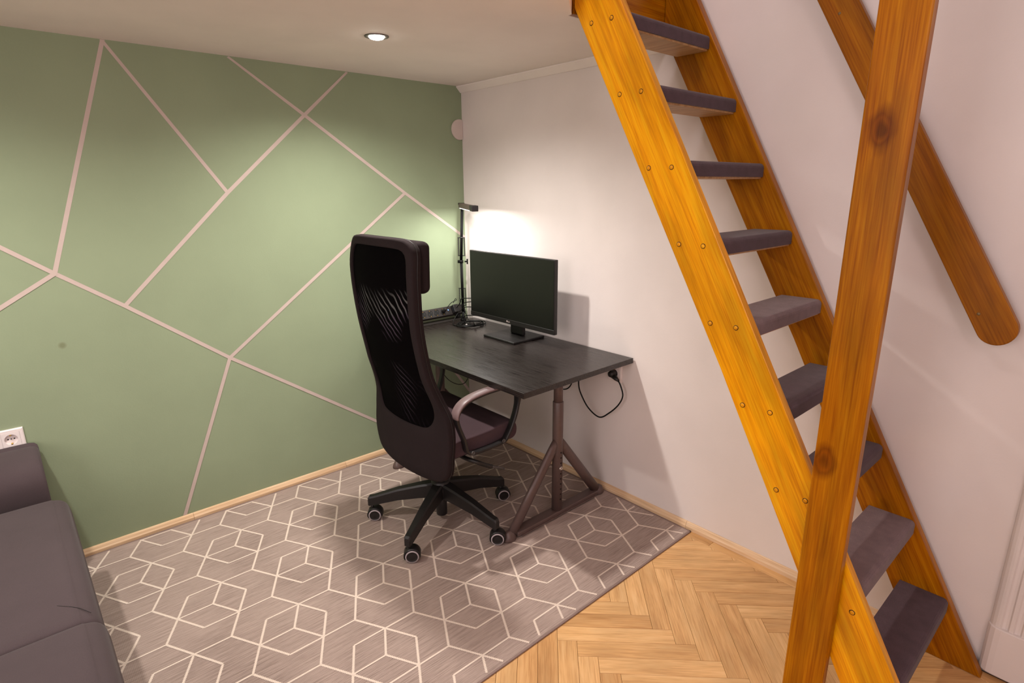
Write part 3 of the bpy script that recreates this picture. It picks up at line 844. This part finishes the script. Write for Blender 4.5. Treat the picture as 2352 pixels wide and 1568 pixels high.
# ------------------------------------------------------------------ desk lamp
LX, LY = .113, .110
lamp = thing('desk_lamp', 'black spring-arm desk lamp shining in the corner behind the monitor', 'desk lamp', (LX, LY, DZ))
bm = bmesh.new(); lathe(bm, (LX, LY, DZ+.0004), (0, 0, 1), [(0, 0), (.017, 0), (.017, .008), (.012, .013), (.0085, .020), (.0085, .055), (0, .055)], 24)
put('base', bm, M_blackmetal, lamp)
J = [Vector((LX, LY, .79)), Vector((LX+.004, LY, 1.094)), Vector((.100, LY, 1.392))]
def lamp_arm(name, a, b):
    d = (b-a); t = d.normalized(); n = t.cross(Vector((0, 0, 1))); 
    side = Vector((.72, -.69, 0))
    bm = bmesh.new(); tube(bm, [a+side*.004, b+side*.004], .0045, 10); tube(bm, [a-side*.004, b-side*.004], .0045, 10)
    return put(name, bm, M_blackmetal, lamp)
la = lamp_arm('lower_arm', J[0], J[1]); ua = lamp_arm('upper_arm', J[1], J[2])
side = Vector((.72, -.69, 0))
def spring(parent, c, z0, z1):
    bm = bmesh.new()
    for s in (-1, 1):
        a = Vector((c.x, c.y, z0))+side*s*.0175; b = Vector((c.x, c.y, z1))+side*s*.0165
        n = 130
        tube(bm, [a+(b-a)*(k/n)+(side*math.cos(k*1.57)+Vector((.69, .72, 0))*math.sin(k*1.57))*.0042 for k in range(n+1)], .0011, 5)
    for z in (z0, z1): tube(bm, [Vector((c.x, c.y, z))-side*.021, Vector((c.x, c.y, z))+side*.021], .003, 8)
    put('spring', bm, M_spring, parent)
spring(la, (J[0]+J[1])/2, .832, .935); spring(ua, J[1]+(J[2]-J[1])*.3, 1.128, 1.232)
bm = bmesh.new(); c = J[1]
cyl(bm, c-side*.012, c+side*.02, .009, n=18); cyl(bm, c+side*-.02, c+side*-.034, .0045, n=12)
box_ = bmesh.ops.create_cube(bm, size=1)
for v in box_['verts']: v.co = c-side*(.036+v.co.x*.008)+Vector((0, 0, v.co.z*.030))+Vector((.69, .72, 0))*v.co.y*.008
put('joint_knob', bm, M_blackmetal, lamp)
HA, HB = Vector((.100, LY-.005, 1.412)), Vector((.285, .465, 1.408))
hd = (HB-HA).normalized(); hM = frame(HA, hd, (0, 0, 1)); HL = (HB-HA).length
head = put('lamp_head', BX((-.010, -.016, -.012), (HL*.82, .016, .014), .003, 2), M_legmetal, lamp, M=hM)
put('end_cap', BX((HL*.82, -.0175, -.0135), (HL, .0175, .0155), .003, 2), M_black, head, M=hM)
put('light_strip', BX((.005, -.012, -.0145), (HL*.80, .012, -.0122), .0008, 1), M_led, head, M=hM)
bm = bmesh.new(); cyl(bm, J[2]-Vector((0, 0, .01)), HA+Vector((0, 0, -.002)), .007, n=14); cyl(bm, HA+side*-.018+Vector((0, 0, .01)), HA+side*.018+Vector((0, 0, .01)), .006, n=12)
put('head_pivot', bm, M_blackmetal, lamp)
ld = bpy.data.lights.new('lamp_glow', 'AREA'); ld.shape = 'RECTANGLE'; ld.size = HL*.50; ld.size_y = .03; ld.energy = 3.4; ld.color = (1, .97, .93)
lo = bpy.data.objects.new('lamp_glow', ld); COL.objects.link(lo)
lo.matrix_world = hM @ Matrix.Translation((HL*.54, 0, -.016)) @ Matrix.Rotation(math.radians(0), 4, 'X')

# ------------------------------------------------------------------ power strip on the desk edge
ps = thing('power_strip', 'long dark grey power strip mounted at the green wall edge of the desk', 'power strip', (.36, .05, DZ))
pM = frame((.345, .052, .800), (1, 0, 0), (0, .80, .60))      # local z = face normal, y = up the face
pM = frame((.345, .050, .800), (-1, 0, 0), (0, .86, .51))
bd = put('body', BX((-.29, -.028, -.030), (.29, .028, 0), .003, 2), M_stripface, ps, M=pM)
for xw in (.355, .309, .264, .218):
    lxp = .345-xw
    bm = bmesh.new()
    lathe(bm, (lxp, 0, .0002), (0, 0, 1), [(.0205, 0), (.0205, .0010), (.0185, .0012), (.0180, .0004)], 26, 0)
    lathe(bm, (lxp, 0, .0002), (0, 0, 1), [(.0180, .0004), (0, .0003)], 26, 1)
    for s in (-1, 1): cyl(bm, (lxp+s*.0080, s*.005, .0004), (lxp+s*.0080, s*.005, .0014), .0022, n=10, mi=2)
    for s in (-1, 1): box(bm, (lxp-.002, s*.0165-.0015, .0004), (lxp+.002, s*.0165+.0015, .0022), 0, 1, 3)
    put('socket', bm, [M_black, M_dark, M_grey, M_gold], bd, M=pM)
put('usb_port', BX((.345-.176-.009, -.012, .0002), (.345-.176+.009, .012, .0010)), M_black, bd, M=pM)
put('indicator_light', BX((.345-.179-.002, .001, .0010), (.345-.179+.002, .008, .0016)), M_blue, bd, M=pM, label='small blue indicator light')
put('mounting_shelf', BX((.06, .022, DZ+.0005), (.635, .081, DZ+.0075), .001), M_stripface, ps)
for xx in (.10, .60): put('support', BX((xx-.012, .024, DZ+.0080), (xx+.012, .050, .782), .001), M_black, ps)
# plugs in the strip
def strip_plug(name, label, xw, sc, path, rad=.0028):
    t = thing(name, label, 'plug', (xw, .06, .80))
    lxp = .345-xw
    put('plug_body', lathe(bmesh.new(), (lxp, 0, .0016), (0, 0, 1), [(0, 0), (.0150*sc, 0), (.0160*sc, .010), (.013*sc, .024), (.006, .033), (.0045, .040), (0, .040)], 20), M_black, t, M=pM)
    start = pM @ Vector((lxp, 0, .038))
    put('cord', tube(bmesh.new(), crom([start]+[Vector(p) for p in path], 8), rad, 8), M_cable, t)
strip_plug('power_plug', 'slim black plug with thin cord in the fourth socket of the power strip', .218, .72, [(.19, .095, .855), (.155, .10, .868), (.145, .078, .872), (.146, .058, .845)], .0020)
t = thing('power_adapter', 'boxy black power adapter plugged in beside the lamp arm', 'power adapter', (.137, .07, .8))
put('adapter_body', BX((.345-.137-.021, -.026, .0016), (.345-.137+.018, .024, .034), .004, 3), M_black, t, M=pM)
put('cord', tube(bmesh.new(), crom([pM @ Vector((.345-.137, .0, .033)), (.150, .135, .86), (.185, .20, .895), (.155, .30, .906), (.12, .38, .905)], 8), .0026, 8), M_cable, t)
# loose monitor cables
def cable(name, label, pts, rad=.0026, n=8, cat='cable', group=None):
    group = group or {'monitor_cable': 'cables running behind the monitor', 'desk_cable': 'cables hanging under the desk'}[name]
    return tag(put(name, tube(bmesh.new(), crom(pts, n), rad, 8), M_cable, origin=pts[0]), label, cat, group)
cable('monitor_cable', 'black cable arching into the monitor, second from the top beside its left edge', [(.125, .40, .888), (.150, .30, .886), (.175, .225, .876), (.155, .165, .850), (.135, .140, .822), (.120, .150, .780), (.125, .19, .7435)])
cable('monitor_cable', 'black cable curving from behind the monitor low to the base of the lamp', [(.12, .38, .850), (.145, .28, .850), (.160, .20, .842), (.150, .150, .820), (.168, .125, .790), (.215, .145, .752), (.235, .19, .7435), (.21, .25, .7430)])
cable('monitor_cable', 'lowest black cable bending down from the monitor corner onto the coil', [(.125, .36, .800), (.150, .275, .802), (.170, .215, .795), (.172, .19, .775), (.165, .20, .7500), (.15, .23, .7435)])
bm = bmesh.new()
rnd = random.Random(3)
pts = []
for k in range(5*20):
    a = 2*PI*k/20; rr = .078+.010*math.sin(k*.13)+rnd.uniform(-.0015, .0015); lvl = k/20
    pts.append((.142+rr*1.02*math.cos(a)+.004*lvl, .235+rr*.72*math.sin(a), DZ+.0042+.0016*lvl+.003*abs(math.sin(a*.5+lvl))))
tube(bm, crom(pts, 3), .0032, 7)
co = thing('cable_coil', 'loosely coiled black cable lying on the desk beside the monitor', 'cable', (.142, .235, DZ))
put('coiled_cord', bm, M_cable, co)
bm = bmesh.new(); tube(bm, [(.150, .262, .7575), (.172, .300, .7585), (.180, .318, .7580)], [.0055, .006, .0045], 10)
put('connector', bm, M_black, co)
bm = bmesh.new(); tube(bm, [(.206, .262, .7555), (.212, .268, .7555)], .0048, 10)
put('connector_tip', bm, M_whiteplastic, co, label='small white connector tip')

# ------------------------------------------------------------------ wall sockets and the cable under the desk
def wall_socket(label, p, nrm, up=(0, 0, 1), size=.081):
    nrm = Vector(nrm); M = frame(Vector(p)+nrm*.0004, Vector(up).cross(nrm), nrm)
    t = thing('wall_socket', label, 'socket', p, 'white wall sockets')
    fr = bmesh.new(); loops = []
    for hs, zz in ((size/2, 0), (size/2, .0065), (size/2-.0035, .0100), (size*.345, .0100), (size*.345, .002)):
        loops.append([fr.verts.new((sx_*hs, sy_*hs, zz)) for sx_, sy_ in ((-1, -1), (1, -1), (1, 1), (-1, 1))])
    for A, B in zip(loops, loops[1:]):
        for k in range(4): fr.faces.new((A[k], A[(k+1) % 4], B[(k+1) % 4], B[k]))
    put('frame', fr, M_whiteplastic, t, M=M)
    bm = bmesh.new(); h = size*.34
    n = 32; o_, i_, i2 = [], [], []
    for k in range(n):
        a = 2*PI*k/n; ca, sa = math.cos(a), math.sin(a); q = h/max(abs(ca), abs(sa))
        o_.append(bm.verts.new((ca*q, sa*q, .0112))); i_.append(bm.verts.new((ca*.0205, sa*.0205, .0112))); i2.append(bm.verts.new((ca*.0195, sa*.0195, .0016)))
    ob = [bm.verts.new((v.co.x*1.0, v.co.y*1.0, .0085)) for v in o_]
    for k in range(n):
        j = (k+1) % n
        bm.faces.new((ob[k], ob[j], o_[j], o_[k])); bm.faces.new((o_[k], o_[j], i_[j], i_[k])); bm.faces.new((i_[k], i_[j], i2[j], i2[k]))
    bm.faces.new(i2)
    ins = put('insert', bm, M_whiteplastic, t, M=M)
    for s in (-1, 1): put('pin_hole', cyl(bmesh.new(), (s*.0095, 0, .0014), (s*.0095, 0, .0021), .0027, n=12), M_dark, ins, M=M)
    put('centre_screw', cyl(bmesh.new(), (0, 0, .0014), (0, 0, .0024), .0024, n=12), M_grey, ins, M=M)
    for s in (-1, 1): put('earth_clip', BX((-.003, s*.0172-.0018, .0020), (.003, s*.0172+.0018, .0125), .0004, 1), M_gold, ins, M=M)
    return t, M

wall_socket('white wall socket on the green wall just above the sofa back', (2.225, 0, .5885), (0, 1, 0))
wt, wM = wall_socket('white wall socket half hidden below the right end of the desk', (0, 1.175, .640), (1, 0, 0))
def under_plug():
    t = thing('power_plug', 'black plug in the wall socket under the desk with its cable hanging in a loop', 'plug', (.03, 1.175, .64))
    bm = bmesh.new()
    lathe(bm, (.0030, 1.175, .640), (1, 0, 0), [(0, 0), (.0165, 0), (.0175, .012), (.0175, .026), (.014, .040), (0, .042)], 22)
    put('plug_body', bm, M_black, t)
    bm = bmesh.new(); tube(bm, [(.030, 1.180, .632), (.034, 1.205, .624), (.036, 1.222, .617)], [.0125, .0105, .006], 12)
    put('plug_neck', bm, M_black, t)
    loop = [(.036, 1.220, .618), (.040, 1.240, .595), (.046, 1.258, .553), (.052, 1.240, .505), (.055, 1.190, .450), (.057, 1.130, .410), (.060, 1.060, .440), (.063, 1.010, .505), (.067, .998, .555), (.080, 1.015, .610), (.10, 1.04, .700)]
    put('cord', tube(bmesh.new(), crom(loop, 10), .0036, 8), M_cable, t)
under_plug()
cable('desk_cable', 'short black cable end drooping beside the desk column under the tabletop', [(.10, .80, .690), (.085, .855, .535), (.080, .890, .503), (.078, .935, .515), (.078, .965, .560), (.085, .985, .640), (.095, 1.00, .700)], .0034)
cable('desk_cable', 'thin black cable sagging under the desk against the green wall', [(.50, .39, .702), (.487, .395, .590), (.445, .40, .515), (.375, .40, .470), (.322, .40, .478), (.28, .38, .55), (.24, .34, .700)], .0020)

# round cover low in the corner near the ceiling
t = thing('vent_cover', 'round white wall cover high on the green wall at the corner', 'cover', (.03, 0, 1.834))
bm = bmesh.new(); pts = []
R = .0565; cxv = .0235
arc0 = math.acos((.0012-cxv)/R)
for k in range(41):
    a = -arc0+2*arc0*k/40; pts.append((cxv+R*math.cos(a), 1.834+R*math.sin(a)))
prism(bm, [(x, .0006, z) for x, z in pts], (0, .009, 0))
o = put('cover_disc', bm, M_cover, t); md = o.modifiers.new('bevel', 'BEVEL'); md.width = .003; md.segments = 3; md.limit_method = 'ANGLE'

# ------------------------------------------------------------------ recessed ceiling light
t = thing('downlight', 'small round recessed ceiling light shining above the desk', 'ceiling light', (.93, .71, H))
put('ring', lathe(bmesh.new(), (.93, .71, H-.0004), (0, 0, -1), [(.046, 0), (.0455, .0025), (.042, .004), (.033, .0035), (.0295, .0008)], 40), M_ringmetal, t)
put('lens', lathe(bmesh.new(), (.93, .71, H-.0006), (0, 0, -1), [(.0290, 0), (.0286, .004), (.0255, .008), (.018, .0105), (0, .0115)], 32), M_bulb, t)

# ------------------------------------------------------------------ sofa
so = thing('sofa', 'dark grey fabric sofa at the left edge against the green wall', 'sofa', (2.8, .9, 0))
SX = 3.55
def rounded(name, a, b, rad, mat, seg=5, parent=so, label=None, puff=0, rot=None):
    bm = bmesh.new(); box(bm, a, b, rad, seg)
    return put(name, bm, mat, parent, smooth=True, label=label)
put('base', BX((2.17, .06, .025), (SX, 1.66, .285), .015, 3), M_sofa, so)
bp = [(.015, .10), (.015, .525), (.030, .548), (.060, .560), (.105, .556), (.150, .545), (.190, .522), (.212, .488), (.218, .45), (.214, .40), (.212, .36), (.212, .29), (.212, .10)]
bp = [(p.x, p.y) for p in crom([Vector((a, b, 0)) for a, b in bp], 3)]
bm = bmesh.new(); rings = []
for xx, sc in ((2.152, .90), (2.154, .95), (2.162, .985), (2.178, 1.0), (2.6, 1.0), (SX, 1.0)):
    rings.append([bm.verts.new((xx, .15+(y-.15)*sc, .33+(z-.33)*sc)) for y, z in bp])
m_ = len(bp)
for A, B in zip(rings, rings[1:]):
    for k in range(m_): bm.faces.new((A[k], A[(k+1) % m_], B[(k+1) % m_], B[k]))
bm.faces.new(rings[0][::-1]); bm.faces.new(rings[-1])
put('backrest', bm, M_sofa, so, smooth=True)
def cushion(y0, y1, z0, z1, zr, x0):
    """rounded slab, its right edge (at x0) turned over in a soft radius"""
    prof = [(x0+.05, z0), (x0+.012, z0+.01), (x0, z0+.05), (x0+.001, z1-.055), (x0+.012, z1-.022), (x0+.04, z1-.005), (x0+.10, z1), (x0+.5, z1), (SX, z1), (SX, z0)]
    P = [(p.x, p.y) for p in crom([Vector((a, b, 0)) for a, b in prof[:8]], 4)]+prof[8:]
    bm = bmesh.new(); rings = []; zc = (z0+z1)/2; xc = x0+.6
    for t_, sc in ((0, .78), (.006, .90), (.02, .965), (.045, 1.0), (.5, 1.012), (.955, 1.0), (.98, .965), (.994, .90), (1, .78)):
        rings.append([bm.verts.new((xc+(x-xc)*(1-(1-min(sc, 1))*.045), y0+(y1-y0)*t_, zc+(z-zc)*sc+zr*t_)) for x, z in P])
    n_ = len(P)
    for A, B in zip(rings, rings[1:]):
        for k in range(n_): bm.faces.new((A[k], A[(k+1) % n_], B[(k+1) % n_], B[k]))
    bm.faces.new(rings[0][::-1]); bm.faces.new(rings[-1])
    return put('seat_cushion', bm, M_sofa, so, smooth=True)
c1 = cushion(.290, 1.128, .287, .430, 0, 2.103)
c2 = cushion(1.1285, 1.72, .287, .432, 0, 2.098)
put('fold_crease', tube(bmesh.new(), crom([(2.125, 1.098, .4225), (2.150, 1.060, .4290), (2.19, 1.015, .4300)], 5), .0007, 6), M_dark, c1)
